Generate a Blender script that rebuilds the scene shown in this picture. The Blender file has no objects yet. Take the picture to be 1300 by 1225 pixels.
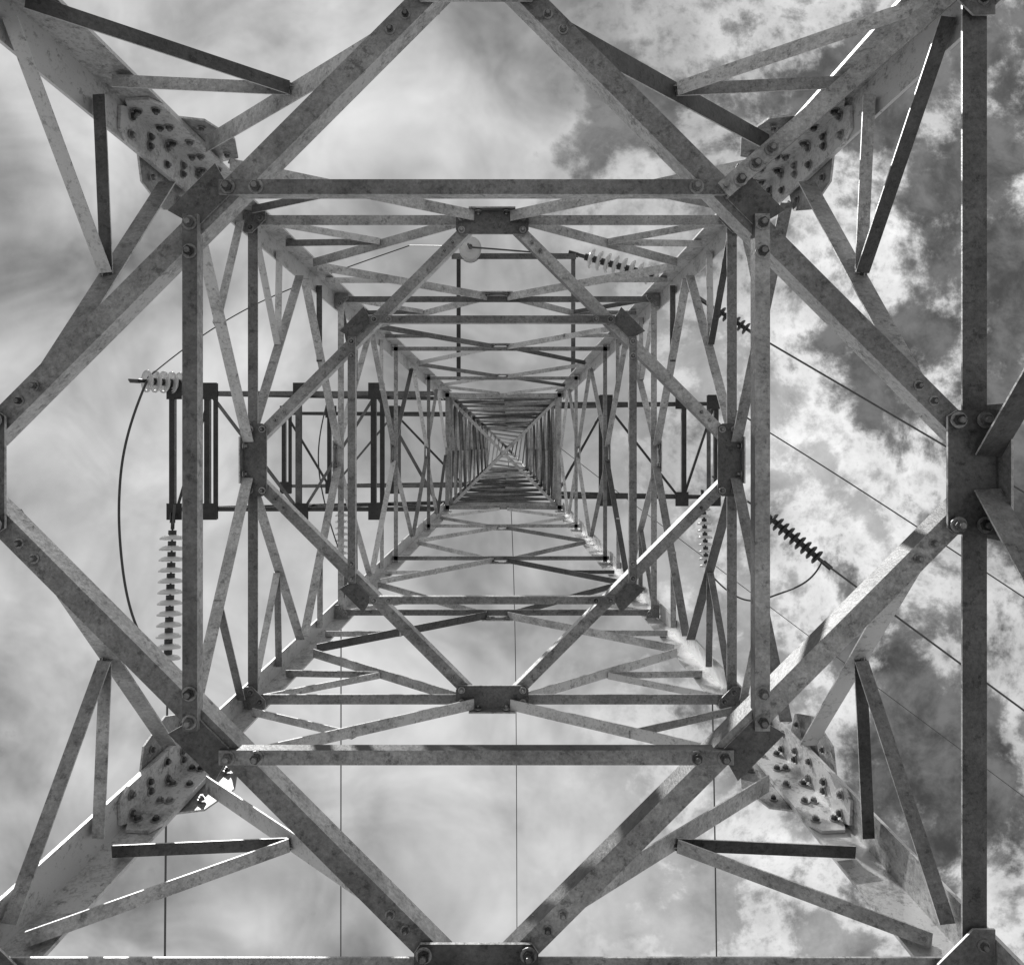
import bpy, math, random
from mathutils import Vector, Matrix
random.seed(7)
scene=bpy.context.scene
EYE=1.6            # camera height above ground
# ---------------------------------------------------------------- accumulators
class Acc:
    def __init__(s): s.v=[];s.f=[];s.t=[]
    def add(s,vs,fs,tone=None,ft=None):
        b=len(s.v)
        if tone is None: tone=random.uniform(0.0,1.0)
        s.v+= [tuple(x) for x in vs]; s.f+=[tuple(i+b for i in q) for q in fs]
        s.t+= ft if ft else [tone]*len(fs)
    def obj(s,name,mat,parent=None,smooth=False):
        m=bpy.data.meshes.new(name); m.from_pydata(s.v,[],s.f); m.update()
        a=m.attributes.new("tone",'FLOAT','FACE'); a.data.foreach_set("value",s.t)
        if smooth:
            for p in m.polygons: p.use_smooth=True
        m.materials.append(mat)
        o=bpy.data.objects.new(name,m); scene.collection.objects.link(o)
        if parent: o.parent=parent
        return o
def up(p): return Vector((p[0],p[1],p[2]+EYE))
EDGE=1.5  # tone of member edges: bright HDR-halo lines painted into the colour
def beam(acc,p0,p1,u,v,w=0.07,w2=None,t=0.008,tone=None,edge=EDGE):
    """L-angle: heel on p0-p1, flanges along u and v"""
    p0=Vector(p0);p1=Vector(p1);u=Vector(u);v=Vector(v)
    if w2 is None:w2=w
    a=(p1-p0).normalized()
    U=(u-a*u.dot(a)).normalized()
    V=(v-a*v.dot(a)); V=(V-U*V.dot(U)).normalized()
    prof=[(0,0),(w,0),(w,t),(t,t),(t,w2),(0,w2)]
    vs=[up(p0+U*x+V*y) for x,y in prof]+[up(p1+U*x+V*y) for x,y in prof]
    fs=[(i,(i+1)%6,(i+1)%6+6,i+6) for i in range(6)]+[(3,2,1,0),(5,4,3,0),(6,7,8,9),(6,9,10,11)]
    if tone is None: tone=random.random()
    hi=max(tone,edge)  # thin edge faces carry the painted halo brightness
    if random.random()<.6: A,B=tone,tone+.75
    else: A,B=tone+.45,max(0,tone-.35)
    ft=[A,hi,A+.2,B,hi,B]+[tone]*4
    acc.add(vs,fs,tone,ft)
def plate(acc,c,U,V,poly,t,tone=.5):
    U=Vector(U).normalized();V=Vector(V);V=(V-U*V.dot(U)).normalized();N=U.cross(V);c=Vector(c);n=len(poly)
    vs=[up(c+U*x+V*y) for x,y in poly]+[up(c+U*x+V*y+N*t) for x,y in poly]
    fs=[tuple(range(n))[::-1],tuple(range(n,2*n))]+[(i,(i+1)%n,(i+1)%n+n,i+n) for i in range(n)]
    acc.add(vs,fs,tone,[tone,tone]+[max(tone,1.2)]*n)  # side faces coloured brighter, a painted halo along plate edges
def ngon(c,N,r,h,k,ang=0):
    N=Vector(N).normalized();X=N.orthogonal().normalized();Y=N.cross(X)
    vs=[];c=Vector(c)
    for hh in (0,h):
        for i in range(k):
            a=ang+2*math.pi*i/k; vs.append(up(c+N*hh+(X*math.cos(a)+Y*math.sin(a))*r))
    fs=[tuple(range(k))[::-1],tuple(range(k,2*k))]+[(i,(i+1)%k,(i+1)%k+k,i+k) for i in range(k)]
    return vs,fs
def bolt(c,N,r=0.021,proj=1.0):
    c=Vector(c);N=Vector(N).normalized();tn=random.uniform(0,.5)
    vs,fs=ngon(c,N,r*1.4,0.004,16); bolts.add(vs,fs,1.0)
    vs,fs=ngon(c+N*0.004,N,r,r*0.7*proj,6,random.random()*3); bolts.add(vs,fs,tn)
    vs,fs=ngon(c+N*(0.004+r*.7*proj),N,r*.55,r*0.6*proj,8); bolts.add(vs,fs,tn+.5)
rect=lambda a,b,c,d:[(a,c),(b,c),(b,d),(a,d)]

legs=Acc();braces=Acc();diap=Acc();plates=Acc();bolts=Acc();arms=Acc();cage=Acc()
# ---------------------------------------------------------------- tower parameters (heights from eye)
CX,CY=-0.11,0.085
ZA,ZS,ZB,ZM,ZC,ZD,ZE,ZW,ZT,ZP=2.571,3.93,4.80,5.72,6.64,8.72,10.7,12.3,24.0,28.0
WW=1.90-.078*ZW
def W(z):
    if z<=ZW: return 1.90-0.078*z
    if z<=ZT: return WW-0.026*(z-ZW)
    return (WW-.026*(ZT-ZW)-.03)*(1-(z-ZT)/(ZP-ZT))+0.03
faces=[(Vector((0,-1,0)),Vector((1,0,0))),(Vector((1,0,0)),Vector((0,1,0))),(Vector((0,1,0)),Vector((-1,0,0))),(Vector((-1,0,0)),Vector((0,-1,0)))]
C0=Vector((CX,CY,0))
jit=[0]
def FP(i,s,z,inn=0.016):
    n,t=faces[i]; w=W(z)
    return C0+n*(w-inn)+t*(s*w)+Vector((0,0,z))
def nj():
    jit[0]=(jit[0]+1)%5; return 0.0017*jit[0]
Z3=Vector((0,0,1))
# legs ------------------------------------------------------------
def corner(sx,sy,z): return C0+Vector((sx*W(z),sy*W(z),z))
for sx in(-1,1):
    for sy in(-1,1):
        for z0,z1,w,t in((-EYE-.1,ZS+.02,.185,.015),(ZS+.02,ZW,.14,.012),(ZW,ZT,.09,.010),(ZT,ZP,.07,.008)):
            tn=random.uniform(.5,.85) if z0<ZW-.1 else .3
            c0=corner(sx,sy,z0);c1=corner(sx,sy,z1)
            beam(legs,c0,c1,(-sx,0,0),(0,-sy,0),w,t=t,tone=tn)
        a=(corner(sx,sy,ZS+.5)-corner(sx,sy,ZS-.5)).normalized()
        for U,N in((Vector((-sx,0,0)),Vector((0,-sy,0))),(Vector((0,-sy,0)),Vector((-sx,0,0)))):
            U=(U-a*U.dot(a)).normalized(); NN=a.cross(U)
            sg=1 if NN.dot(N)>0 else -1
            o=corner(sx,sy,ZS)+N*0.0175
            L=.47;poly=[(-L,.05),(-L+.07,.022),(L-.07,.022),(L,.05),(L,.155),(L-.07,.19),(-L+.07,.19),(-L,.155)]
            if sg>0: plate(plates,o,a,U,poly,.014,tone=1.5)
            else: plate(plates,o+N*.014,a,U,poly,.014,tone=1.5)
            for k in range(6):
                l=-.39+.156*k
                for c in((.060,.145) if k%2==0 else (.080,.125)):
                    bolt(o+N*.0145+a*l+U*c,N,.0165,.9)
            g=[(-.26,.10),(-.20,.28),(.0,.34),(.20,.27),(.26,.10)]
            o2=corner(sx,sy,ZS)+N*0.0145
            plate(plates,o2-N*.028,a,U,g,.010,tone=.7)
            for (l,c) in((-.14,.235),(.14,.235)): bolt(o2-N*.016+a*l+U*c,N,.014)
# bracing ---------------------------------------------------------
def fbeam(i,s0,z0,s1,z1,w,acc=None,flip=1,t=.007,inn=.018,tone=None,inn0=None,inn1=None):
    acc=acc or braces
    n,tt=faces[i]; j=nj()
    p0=FP(i,s0,z0,(inn if inn0 is None else inn0)+j);p1=FP(i,s1,z1,(inn if inn1 is None else inn1)+j)
    a=(p1-p0).normalized(); u=n.cross(a)
    if u.z<0:u=-u
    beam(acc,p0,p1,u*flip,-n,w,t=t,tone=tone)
def lerp(a,b,k):return a+(b-a)*k
for i in range(4):
    n,t=faces[i]
    for s in(-1,1):
        fbeam(i,s*.03,ZA-.05,s*.93,1.15,.085)
        fbeam(i,s*.93,1.05,s*.10,-.3,.085)
        fbeam(i,s*.05,-.35,s*.93,-EYE+.3,.08)
        # A middle -> leg splice
        fbeam(i,s*.11,ZA+.05,s*.84,ZS-.16,.080,inn0=.13,inn1=.03)
        sm,zm=lerp(.11,.84,.5),lerp(ZA+.05,ZS-.16,.5)
        fbeam(i,s*sm,zm,s*.93,ZA+.16,.055,inn0=.085,inn1=.03)
        fbeam(i,s*sm,zm+.01,s*.93,zm+.05,.05,inn0=.085,inn1=.03)
        bolt(FP(i,s*sm,zm+.02,.10),-n,.014)
        # leg splice -> B middle
        fbeam(i,s*.84,ZS+.12,s*.07,ZB-.05,.065)
        sm,zm=lerp(.84,.07,.45),lerp(ZS+.12,ZB-.05,.45)
        fbeam(i,s*sm,zm,s*.93,ZB-.12,.045)
        zs=[(ZB,ZM,ZC,.062),(ZC,(ZC+ZD)/2,ZD,.055),(ZD,(ZD+ZE)/2,ZE,.05),(ZE,(ZE+ZW)/2,ZW,.045)]
        for q,(a,b,c,w) in enumerate(zs):
            fbeam(i,s*.12,a+.04,s*.9,b-.05,w)
            fbeam(i,s*.9,b+.05,s*.06,c-.04,w)
            if q<2:
                sm,zm=lerp(.12,.9,.5),lerp(a+.04,b-.05,.5)
                fbeam(i,s*sm,zm,s*.94,a+.07,w*.7); fbeam(i,s*sm,zm,s*.94,zm+.03,w*.7)
                sm,zm=lerp(.9,.06,.45),lerp(b+.05,c-.04,.45)
                fbeam(i,s*sm,zm,s*.94,zm,w*.7)
    for z,w in((ZA,.080),(ZB,.06),(ZC,.05),(ZD,.045),(ZE,.045),(ZW,.06)):
        j=nj()
        beam(diap,FP(i,-.985,z,.034+j),FP(i,.985,z,.034+j),-n,Z3,w,t=.008,tone=random.uniform(.1,.6))
    for z,h,l in((ZA,.16,.22),(ZB,.14,.14),(ZC,.13,.13),(ZD,.12,.13),(ZE,.10,.11)):
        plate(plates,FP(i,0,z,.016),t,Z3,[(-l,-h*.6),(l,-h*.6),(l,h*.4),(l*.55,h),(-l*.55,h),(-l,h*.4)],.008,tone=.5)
        for s in(-1,1):
            bolt(FP(i,s*l*.6/W(z),z-h*.4,.03),-n,.015); bolt(FP(i,s*l*.45/W(z),z+h*.55,.03),-n,.015)
# diaphragms ------------------------------------------------------
def diaphragm(z,w,wi,q,ext,ssum,gl,gw,br):
    H=W(z)-.03
    d=gw*.45; zc=z-.012
    for i in range(4):
        n,t=faces[i]; n2,t2=faces[(i+1)%4]
        e=ssum-(H-d)
        p0=C0+n*(H-d)+t*e+Z3*zc
        p1=C0+n2*(H-d)-t2*e+Z3*zc
        ins=-(n+n2).normalized()
        beam(diap,p0+ins*w*.35,p1+ins*w*.35,-ins,Z3,w*.9,w2=w*1.1,t=.009,tone=random.uniform(.4,.7))
        c=C0+n*(H+.004)+Z3*(z-.036)
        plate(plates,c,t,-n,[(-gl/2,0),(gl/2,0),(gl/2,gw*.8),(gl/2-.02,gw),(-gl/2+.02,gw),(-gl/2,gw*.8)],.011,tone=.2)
        zz=z-.048
        for s in(-1,1):
            for dd in(.25,.80): bolt(C0+n*(H-gw*dd)+t*(s*gl*.42)+Z3*zz,-Z3,br)
        for pe,dr in((p0,(p1-p0).normalized()),(p1,(p0-p1).normalized())):
            for dd in(.17,.24): bolt(pe+dr*dd+ins*(-w*.1)+Z3*(-.001),-Z3,br*.62)
        zi=z-.034-(.010 if i%2 else 0)
        b0=C0+n*q-t*ext+Z3*zi;b1=C0+n*q+t*ext+Z3*zi
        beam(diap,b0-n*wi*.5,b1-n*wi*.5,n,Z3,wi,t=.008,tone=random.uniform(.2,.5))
        for s in(-1,1):
            for dd in(.03,.03+wi*1.9): bolt(C0+n*q+t*(s*(ext-dd))+Z3*(zi-.001),-Z3,br*.9)
        cc=C0+(n+n2)*(q*.965)+Z3*(z-.022)
        dg=(n2-n).normalized(); g=wi*1.5
        plate(plates,cc,dg,-(n+n2),[(-g*1.5,-g*.7),(g*1.5,-g*.7),(g*1.1,g*.75),(-g*1.1,g*.75)],.008,tone=.2)
diaphragm(ZA,.080,.048,.919,.83,1.705,.40,.155,.019)
diaphragm(ZB,.074,.046,.850,.745,1.550,.44,.135,.015)
q=.90
beam(diap,C0+Vector((W(ZA)-.06,-W(ZA)+.10,ZA-.055)),C0+Vector((q-.09,-q+.02,ZA-.055)),(-1,-1,0),Z3,.058,t=.008,tone=.5)
for d in (.05,.12,.19): bolt(C0+Vector((q-.09+d*.7,-q+.0-d*.7,ZA-.057)),-Z3,.016)
for z,g in((ZA,.20),(ZB,.13),(ZC,.11)):
    for sx in(-1,1):
        for sy in(-1,1):
            c=corner(sx,sy,z)+Z3*(-.022)+Vector((-sx*.02,-sy*.02,0))
            poly=[(0,0),(-sx*g,0),(-sx*g,-sy*g*.35),(-sx*g*.35,-sy*g),(0,-sy*g)]
            plate(plates,c,(1,0,0),(0,1,0),poly,.008,tone=.4)
            bolt(c+Vector((-sx*g*.75,-sy*.04,-.001)),-Z3,.014);bolt(c+Vector((-sx*.04,-sy*g*.75,-.001)),-Z3,.014)
# cage (upper body) -----------------------------------------------
z=ZW;k=0
while z<ZT-.3:
    h=.70+.12*k
    z1=min(z+h,ZT)
    for i in range(4):
        n,t=faces[i]
        fbeam(i,-.95,z+.03,.95,z1-.03,.045,cage,tone=random.uniform(0,.6)); fbeam(i,.95,z+.03,-.95,z1-.03,.045,cage,inn=.03,tone=random.uniform(0,.6))
        beam(cage,FP(i,-.98,z1,.03),FP(i,.98,z1,.03),-n,Z3,.042,t=.008,tone=random.uniform(0,.6),edge=.8)
    z=z1;k+=1
for z in (13.0,):
    w=W(z)-.05
    for s in(-1,1):
        beam(cage,C0+Vector((-w,-s*w,z+.01*s)),C0+Vector((w,s*w,z+.01*s)),(0,1,0),Z3,.05,t=.008,tone=1.4)
for i in range(4):
    for a in range(5):
        za=ZT+a*.75
        fbeam(i,-.9,za,.9,za+.7,.04,cage)
# cross-arms ------------------------------------------------------
def crossarm(z,side,length,stations,rise,cw=.07):
    y0,y1=CY-W(z),CY+W(z)
    xt=CX+side*W(z); xe=side*length
    pts=[xt]+[xt+(xe-xt)*s for s in stations]
    for y,sy in((y0,1),(y1,-1)):
        beam(arms,(xt,y,z),(xe,y,z),(0,sy,0),Z3,cw,t=.009,tone=.15,edge=.6)
        beam(arms,(xt,y,z+rise),(xe,y,z+.10),(0,sy,0),-Z3,cw*.9,t=.009,tone=.15,edge=.6)
        for a,b in zip(pts[:-1],pts[1:]):
            f=lambda x:rise+(0.1-rise)*(x-xt)/(xe-xt)
            beam(arms,(a,y+sy*.012,z+.02),(b,y+sy*.012,z+f(b)),(0,sy,0),Z3,.045,t=.007,tone=.1)
            beam(arms,(b,y+sy*.014,z+.02),(b,y+sy*.014,z+f(b)),(0,sy,0),(side,0,0),.045,t=.007,tone=.1)
    for kk,x in enumerate(pts[1:]):
        ext=.12 if kk%2==0 else .0
        beam(arms,(x,y0-ext,z-.012),(x,y1+ext,z-.012),(side,0,0),Z3,.085,t=.01,tone=.05,edge=.8)
        if kk%2==0:
            beam(arms,(x-side*.06,y0-ext,z-.013),(x-side*.06,y1+ext,z-.013),(-side,0,0),Z3,.075,t=.01,tone=.05,edge=.8)
        for y in(y0,y1): plate(arms,(x-.12,y-.13,z-.026),(1,0,0),(0,1,0),rect(0,.24,0,.26),.010,tone=.05)
    for n_,(a,b) in enumerate(zip(pts[:-1],pts[1:])):
        ya,yb=(y0,y1) if n_%2 else (y1,y0)
        beam(arms,(a,ya,z-.004),(b,yb,z-.004),(0,1,0),Z3,.045,t=.007,tone=.1)
crossarm(12.32,-1,5.25,(.25,.53,.87,1),1.5)
crossarm(14.4,1,3.72,(.33,.80,1),1.4)
crossarm(17.0,-1,4.85,(.4,.75,1),1.4)
fy=CY-W(11.4)
for x in(-.78,.88):
    beam(arms,(x,-2.75,11.4),(x,fy-.02,11.4),(1,0,0),Z3,.06,t=.008,tone=.05)
beam(arms,(-.85,-2.78,11.38),(.95,-2.78,11.38),(0,1,0),Z3,.085,t=.008,tone=.05)
# ---------------------------------------------------------------- materials
def nodes(m): m.use_nodes=True; nt=m.node_tree; return nt,nt.nodes,nt.links
def steel(name,lo,hi,rough=.48,metal=.4):
    m=bpy.data.materials.new(name);nt,N,L=nodes(m);b=N["Principled BSDF"]
    g=N.new("ShaderNodeNewGeometry");at=N.new("ShaderNodeAttribute");at.attribute_name="tone"
    n1=N.new("ShaderNodeTexNoise");n1.inputs["Scale"].default_value=4.5;n1.inputs["Detail"].default_value=4;n1.inputs["Roughness"].default_value=.7
    n2=N.new("ShaderNodeTexNoise");n2.inputs["Scale"].default_value=65;n2.inputs["Detail"].default_value=3;n2.inputs["Roughness"].default_value=.8
    for n in(n1,n2): L.new(g.outputs["Position"],n.inputs["Vector"])
    def mth(op,a,b_,c=None):
        x=N.new("ShaderNodeMath");x.operation=op
        for k,q in enumerate((a,b_,c)):
            if q is None: continue
            if isinstance(q,(int,float)): x.inputs[k].default_value=q
            else: L.new(q,x.inputs[k])
        return x.outputs[0]
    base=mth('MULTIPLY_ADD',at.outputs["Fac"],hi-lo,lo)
    s1=mth('MAXIMUM',mth('MULTIPLY_ADD',n1.outputs["Fac"],1.9,.05),.2)
    s2=mth('MULTIPLY_ADD',n2.outputs["Fac"],1.7,.15)
    val=mth('MULTIPLY',mth('MULTIPLY',base,s1),s2)
    r=N.new("ShaderNodeTexNoise");r.inputs["Scale"].default_value=24;r.inputs["Detail"].default_value=4;r.inputs["Roughness"].default_value=.8
    L.new(g.outputs["Position"],r.inputs["Vector"])
    rr=N.new("ShaderNodeMapRange");rr.inputs[1].default_value=.54;rr.inputs[2].default_value=.66
    L.new(r.outputs["Fac"],rr.inputs[0])
    val=mth('MULTIPLY',val,mth('MULTIPLY_ADD',rr.outputs[0],-.5,1.0))
    val=mth('MAXIMUM',mth('MINIMUM',val,.62),.02)
    cc=N.new("ShaderNodeCombineColor")
    for k in range(3):L.new(val,cc.inputs[k])
    L.new(cc.outputs[0],b.inputs["Base Color"])
    b.inputs["Metallic"].default_value=metal
    L.new(mth('MULTIPLY_ADD',n2.outputs["Fac"],.4,rough-.2),b.inputs["Roughness"])
    bp=N.new("ShaderNodeBump");bp.inputs["Strength"].default_value=.55;bp.inputs["Distance"].default_value=.003
    L.new(n2.outputs["Fac"],bp.inputs["Height"]);L.new(bp.outputs[0],b.inputs["Normal"])
    return m
M_leg=steel("galvanised_leg",.26,.56);M_br=steel("galvanised_brace",.09,.42);M_pl=steel("gusset_steel",.06,.42,.5)
M_bo=steel("bolt_steel",.04,.36,.35,.6);M_ar=steel("arm_steel",.03,.2);M_cg=steel("cage_steel",.06,.32)
tower=bpy.data.objects.new("lattice_transmission_tower",None);scene.collection.objects.link(tower)
for a,n,m in((legs,"legs",M_leg),(braces,"face_bracing",M_br),(diap,"diaphragm_frames",M_br),(plates,"gusset_plates",M_pl),(bolts,"bolts",M_bo),(arms,"cross_arms",M_ar),(cage,"upper_cage",M_cg)):
    a.obj(n,m,tower)
def simple(name,val,rough=.8,**k):
    m=bpy.data.materials.new(name);nt,N,L=nodes(m);b=N["Principled BSDF"]
    n=N.new("ShaderNodeTexNoise");n.inputs["Scale"].default_value=k.get("scale",9);n.inputs["Detail"].default_value=4
    r=N.new("ShaderNodeMapRange");r.inputs[3].default_value=val*.6;r.inputs[4].default_value=val*1.4
    g=N.new("ShaderNodeNewGeometry");L.new(g.outputs["Position"],n.inputs["Vector"])
    L.new(n.outputs["Fac"],r.inputs[0]);L.new(r.outputs[0],b.inputs["Base Color"])
    b.inputs["Roughness"].default_value=rough
    return m
foot=Acc()
for sx in(-1,1):
    for sy in(-1,1):
        c=corner(sx,sy,-EYE)
        vs=[];
        for z_,r_ in((-EYE-.2,.42),(-EYE+.28,.36),(-EYE+.33,.31)):
            for dx,dy in((-1,-1),(1,-1),(1,1),(-1,1)): vs.append(up(Vector((c.x+dx*r_,c.y+dy*r_,z_))))
        fs=[(3,2,1,0),(8,9,10,11)]+[(a+i,a+(i+1)%4,a+(i+1)%4+4,a+i+4) for a in(0,4) for i in range(4)]
        foot.add(vs,fs)
foot.obj("concrete_footings",simple("concrete",.35),tower)
# ---------------------------------------------------------------- insulators & wires
def glass(name,val,tr,rough=.12):
    m=bpy.data.materials.new(name);nt,N,L=nodes(m);b=N["Principled BSDF"]
    b.inputs["Base Color"].default_value=(val,val,val,1);b.inputs["Roughness"].default_value=rough
    b.inputs["Transmission Weight"].default_value=tr;b.inputs["IOR"].default_value=1.45
    n=N.new("ShaderNodeTexNoise");n.inputs["Scale"].default_value=30
    r=N.new("ShaderNodeMapRange");r.inputs[3].default_value=rough*.6;r.inputs[4].default_value=rough*1.8
    L.new(n.outputs["Fac"],r.inputs[0]);L.new(r.outputs[0],b.inputs["Roughness"])
    return m
G_l=glass("glass_insulator",.9,.4);G_d=glass("dark_porcelain",.04,0,.2)
M_cap=steel("cap_iron",.03,.12,.45,.6)
def P(px,py,z): return Vector(((px-648)/1000*z,(py-566)/1000*z,z))
prof=[(.047,.0),(.075,-.004),(.12,-.016),(.150,-.045),(.148,-.062),(.132,-.045),(.115,-.066),(.098,-.045),(.08,-.064),(.06,-.045),(.03,-.055)]
def insulator(p0,p1,n,mat,R=1.0):
    e=bpy.data.objects.new("insulator_string",None);scene.collection.objects.link(e)
    d=(p1-p0);a=d.normalized();X=a.orthogonal().normalized();Y=a.cross(X);K=20
    discs=Acc();caps=Acc()
    for k in range(n):
        c=p0+d*((k+.5)/n)
        vs=[];fs=[]
        for r,h in prof:
            for j in range(K):
                an=2*math.pi*j/K; vs.append(up(c-a*h*R+(X*math.cos(an)+Y*math.sin(an))*r*R))
        m=len(prof)
        for q in range(m-1):
            for j in range(K): fs.append((q*K+j,q*K+(j+1)%K,(q+1)*K+(j+1)%K,(q+1)*K+j))
        fs.append(tuple(range((m-1)*K,m*K))); fs.append(tuple(range(K))[::-1])
        discs.add(vs,fs,.5)
        v2,f2=ngon(c-a*.055*R,a,.05*R,.08*R,12);caps.add(v2,f2,.3)
        v2,f2=ngon(c-a*(d.length/n*.5),a,.016,d.length/n,8);caps.add(v2,f2,.3)
    for q,s in((p0,-1),(p1,1)):
        v2,f2=ngon(q,a*s,.03,.12,8);caps.add(v2,f2,.2)
        plate(caps,q+a*s*.10-X*.04,a*s,X,rect(0,.16,0,.08),.02,tone=.2)
    discs.obj("glass_discs",mat,e,True);caps.obj("caps_and_pins",M_cap,e)
    return e
M_wire=simple("aluminium_conductor",.07,.5)
M_jump=simple("jumper_cable",.04,.5)
def wire(name,pts,r,mat=None,res=10):
    cu=bpy.data.curves.new(name,'CURVE');cu.dimensions='3D';cu.bevel_depth=r;cu.bevel_resolution=2
    sp=cu.splines.new('NURBS');sp.points.add(len(pts)-1)
    for q,p in zip(sp.points,pts): w=up(p);q.co=(w.x,w.y,w.z,1)
    sp.order_u=min(4,len(pts));sp.use_endpoint_u=True;sp.resolution_u=res
    cu.materials.append(mat or M_wire)
    o=bpy.data.objects.new(name,cu);scene.collection.objects.link(o);return o
za=12.2
insulator(P(219,672,za),P(213,838,za-.25),12,G_l,1.22)
wire("power_line",[P(213,845,za-.3),P(209,1100,za-.6),P(205,1900,za-1.2),P(190,4200,za-2)],.016)
wire("hanger_link",[P(222,640,za),P(219,668,za)],.02)
insulator(P(238,487,12.5),P(186,484,12.0),5,G_l,1.15)
wire("jumper_cable",[P(186,485,11.95),P(160,545,11.2),P(149,620,11.0),P(152,700,11.0),P(164,785,11.3),P(190,830,11.6),P(213,842,11.9)],.018,M_jump)
wire("jumper_cable",[P(187,480,11.95),P(235,440,12.2),P(300,395,12.5),P(380,360,13.5),P(520,312,14)],.010,M_jump)
insulator(P(434,640,17),P(433,712,16.8),9,G_l,.95)
wire("power_line",[P(433,715,16.7),P(433,1000,16.4),P(432,1800,16),P(430,4000,15)],.013)
wire("jumper_cable",[P(415,512,16.8),P(402,560,16),P(403,610,16),P(420,670,16.2),P(433,705,16.6)],.014,M_jump)
wire("power_line",[Vector((CX,CY,ZP)),P(655,720,26),P(656,1000,25),P(658,2000,24),P(660,4000,22)],.013)
insulator(P(893,640,14.3),P(897,720,14.1),9,G_l,.9)
wire("power_line",[P(899,725,14),P(908,900,13.8),P(915,1400,13.4),P(930,4000,12.5)],.013)
insulator(P(905,390,14.6),P(948,418,14.4),7,G_d,.8)
wire("power_line",[P(950,420,14.3),P(1190,560,14),P(1700,860,13.7),P(3800,2090,13)],.018)
insulator(P(975,655,12.6),P(1038,708,12.4),9,G_d,.85)
wire("power_line",[P(905,605,14.4),P(940,630,13.6),P(975,655,12.6)],.018)
wire("power_line",[P(1040,710,12.3),P(1300,903,12.1),P(1900,1342,12),P(3800,2730,11.5)],.016)
wire("jumper_cable",[P(1043,714,12.3),P(1030,742,12.4),P(985,752,12.8),P(940,775,13.2),P(899,725,13.9)],.014,M_jump)
wire("power_line",[P(975,548,17.5),P(1140,650,17.3),P(1300,757,17),P(2500,1560,16)],.015)
wire("power_line",[P(905,502,17.5),P(975,548,17.5)],.02)
wire("power_line",[P(700,560,24),P(900,715,22),P(1300,1012,21),P(3000,2275,20)],.010)
insulator(P(597,322,11.7),P(597,314,10.9),3,G_l,1.05)
insulator(P(742,326,12.4),P(835,352,12.2),9,G_l,1.05)
wire("jumper_cable",[P(835,352,12.2),P(870,362,12.8),P(905,390,14.5)],.02,M_jump)
wire("jumper_cable",[P(597,314,10.9),P(650,318,11.0),P(742,326,12.3)],.012,M_jump)
wire("jumper_cable",[P(520,312,14),P(560,312,12.5),P(597,314,10.9)],.010,M_jump)
# ---------------------------------------------------------------- ground
m=bpy.data.meshes.new("ground");S=1500
m.from_pydata([(-S,-S,0),(S,-S,0),(S,S,0),(-S,S,0)],[],[(0,1,2,3)]);m.materials.append(simple("dry_ground",.33,.95,scale=2.5))
scene.collection.objects.link(bpy.data.objects.new("ground",m))
# ---------------------------------------------------------------- sun + sky
sd=Vector((0.38,0.50,-0.78)).normalized()
sl=bpy.data.lights.new("sun",'SUN');sl.energy=3.5;sl.angle=math.radians(.5);sl.color=(1,.995,.985)
so=bpy.data.objects.new("sun",sl);so.rotation_euler=sd.to_track_quat('-Z','Y').to_euler();scene.collection.objects.link(so)
wd=bpy.data.worlds.new("World");scene.world=wd;wd.use_nodes=True
nt=wd.node_tree;N=nt.nodes;L=nt.links
bg=N["Background"];bg.inputs["Strength"].default_value=.1
sky=N.new("ShaderNodeTexSky");sky.sky_type='NISHITA';sky.sun_disc=False
sky.sun_elevation=math.asin(-sd.z);sky.sun_rotation=math.atan2(-sd.x,-sd.y)
bw=N.new("ShaderNodeRGBToBW");L.new(sky.outputs[0],bw.inputs[0])
def mth(op,*a):
    x=N.new("ShaderNodeMath");x.operation=op
    for k,q in enumerate(a):
        if isinstance(q,(int,float)): x.inputs[k].default_value=q
        else: L.new(q,x.inputs[k])
    return x.outputs[0]
tc=N.new("ShaderNodeTexCoord");sp=N.new("ShaderNodeSeparateXYZ");L.new(tc.outputs["Generated"],sp.inputs[0])
zc=mth('MAXIMUM',sp.outputs[2],.06)
U=mth('DIVIDE',sp.outputs[0],zc);V=mth('DIVIDE',sp.outputs[1],zc)
cv=N.new("ShaderNodeCombineXYZ");L.new(U,cv.inputs[0]);L.new(V,cv.inputs[1])
def noise(sc,det,ro,dist=0,off=0,vec=None,out="Fac"):
    n=N.new("ShaderNodeTexNoise");n.inputs["Scale"].default_value=sc;n.inputs["Detail"].default_value=det;n.inputs["Roughness"].default_value=ro;n.inputs["Distortion"].default_value=dist
    cv2=N.new("ShaderNodeVectorMath");cv2.operation='ADD';cv2.inputs[1].default_value=(off,off*.7,off*.3);L.new(vec or cv.outputs[0],cv2.inputs[0]);L.new(cv2.outputs[0],n.inputs["Vector"])
    return n.outputs[out]
def mr(x,a,b,c=0,d=1,sm=True):
    r=N.new("ShaderNodeMapRange");r.interpolation_type='SMOOTHSTEP' if sm else 'LINEAR'
    L.new(x,r.inputs[0])
    for k,q in enumerate((a,b,c,d)): r.inputs[k+1].default_value=q
    return r.outputs[0]
wsep=N.new("ShaderNodeSeparateColor");L.new(noise(5,4,.6,0,5.5,out="Color"),wsep.inputs[0])
UW=mth('ADD',U,mth('MULTIPLY',mth('SUBTRACT',wsep.outputs[0],.5),.28));VW=mth('ADD',V,mth('MULTIPLY',mth('SUBTRACT',wsep.outputs[1],.5),.28))
def blob(cx,cy,rx,ry):   # cloud gap centred on a sky direction, ragged by the warp
    a=mth('DIVIDE',mth('SUBTRACT',UW,cx),rx);b=mth('DIVIDE',mth('SUBTRACT',VW,cy),ry)
    d=mth('ADD',mth('MULTIPLY',a,a),mth('MULTIPLY',b,b))
    return mth('EXPONENT',mth('MULTIPLY',d,-1))
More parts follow.
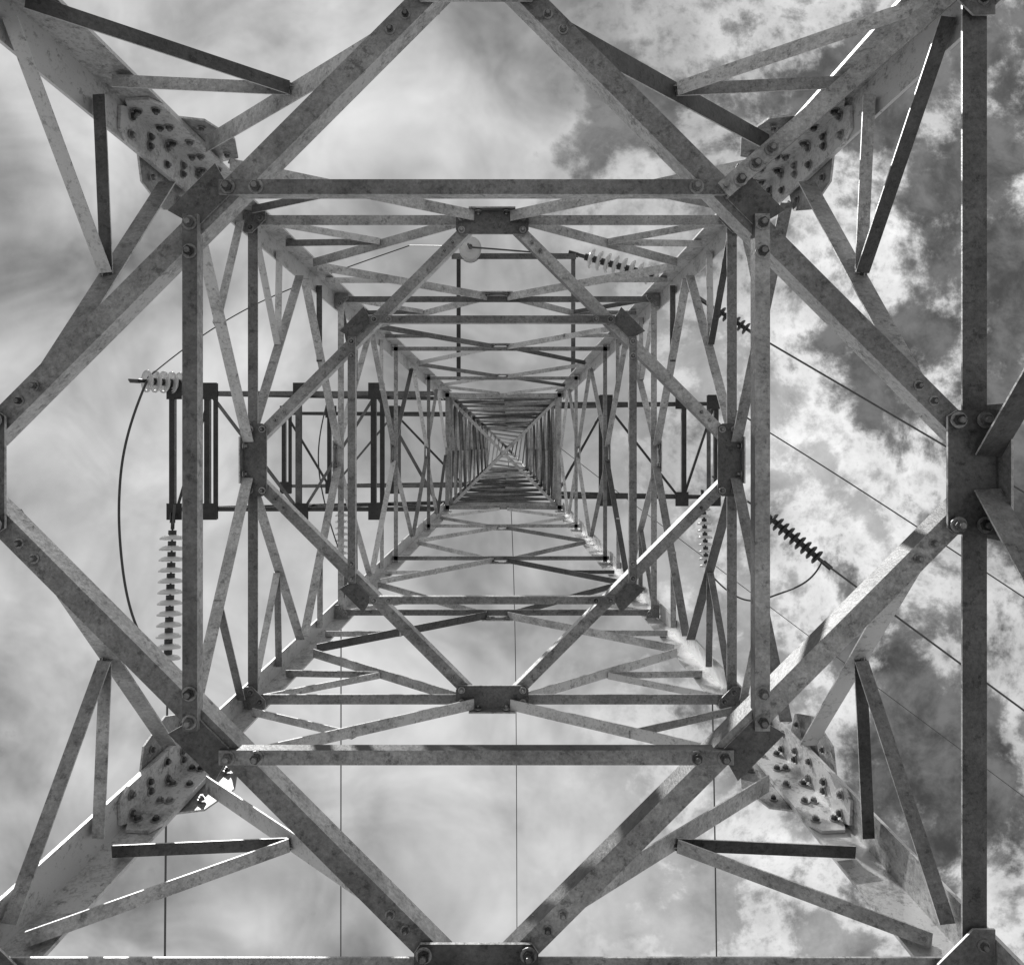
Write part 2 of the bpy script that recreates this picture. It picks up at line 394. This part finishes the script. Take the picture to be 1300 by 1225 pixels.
fl=noise(6.5,7,.66,.15,3.1); soft=noise(2.4,3,.55,.6,8.0); fine=noise(15,5,.64,.2,1.7); fs_=noise(5.5,4,.6,.5,12.3)
right=mr(U,.0,.36)
gap=mth('MULTIPLY',blob(.12,-.42,.08,.13),.86)
for (x,y,rx,ry,k) in((.42,-.50,.22,.10,.42),(.54,-.22,.17,.22,.42),(.60,.05,.14,.2,.30),(.50,.38,.12,.14,.52),(.66,-.33,.08,.15,.35),(.62,.50,.2,.12,.4),(-.56,-.56,.2,.12,.30)):
    gap=mth('ADD',gap,mth('MULTIPLY',blob(x,y,rx,ry),k))
flc=mth('SUBTRACT',fl,.5); fnc=mth('SUBTRACT',fine,.5); fsc=mth('SUBTRACT',fs_,.5)
g=mth('ADD',gap,mth('MULTIPLY',flc,2.2))
g=mth('ADD',g,mth('MULTIPLY',fnc,.8))
g=mth('ADD',g,mth('SUBTRACT',mth('MULTIPLY',right,.22),.14))
hole=mr(g,.22,.60)
rim=mth('MULTIPLY',mr(g,-.05,.22),mth('SUBTRACT',1,hole))
cl=mth('ADD',mth('MULTIPLY',mr(soft,.36,.64),3.0),mth('SUBTRACT',3.1,mth('MULTIPLY',right,1.4)))
cl=mth('ADD',cl,mth('MULTIPLY',fsc,mth('SUBTRACT',-8.5,mth('MULTIPLY',right,-5.5))))
cl=mth('ADD',cl,mth('MULTIPLY',flc,mth('SUBTRACT',-2.5,mth('MULTIPLY',right,3.0))))
cl=mth('ADD',cl,mth('MULTIPLY',fnc,mth('ADD',mth('MULTIPLY',right,5.0),.8)))
cl=mth('ADD',cl,mth('MULTIPLY',mth('MULTIPLY',rim,mth('ADD',right,.10)),3.6))
blue=mth('MULTIPLY',bw.outputs[0],.5)
blue=mth('ADD',blue,mth('MULTIPLY',mr(fine,.35,.7),1.3))
fin=mth('ADD',mth('MULTIPLY',cl,mth('SUBTRACT',1,hole)),mth('MULTIPLY',blue,hole))
fin=mth('MAXIMUM',fin,.3)
cc=N.new("ShaderNodeCombineColor")
for k in range(3):L.new(fin,cc.inputs[k])
L.new(cc.outputs[0],bg.inputs[0])
# ---------------------------------------------------------------- camera
cam=bpy.data.cameras.new("camera");cam.sensor_width=36;cam.lens=36*1000/1300
cam.shift_x=(650-648)/1300; cam.shift_y=-(612.5-566)/1300
cam.clip_start=.05;cam.clip_end=5000
co=bpy.data.objects.new("camera",cam);co.location=(0,0,EYE);co.rotation_euler=(math.pi,0,0);scene.collection.objects.link(co)
scene.camera=co
scene.view_settings.view_transform='Standard';scene.view_settings.look='None';scene.view_settings.exposure=0
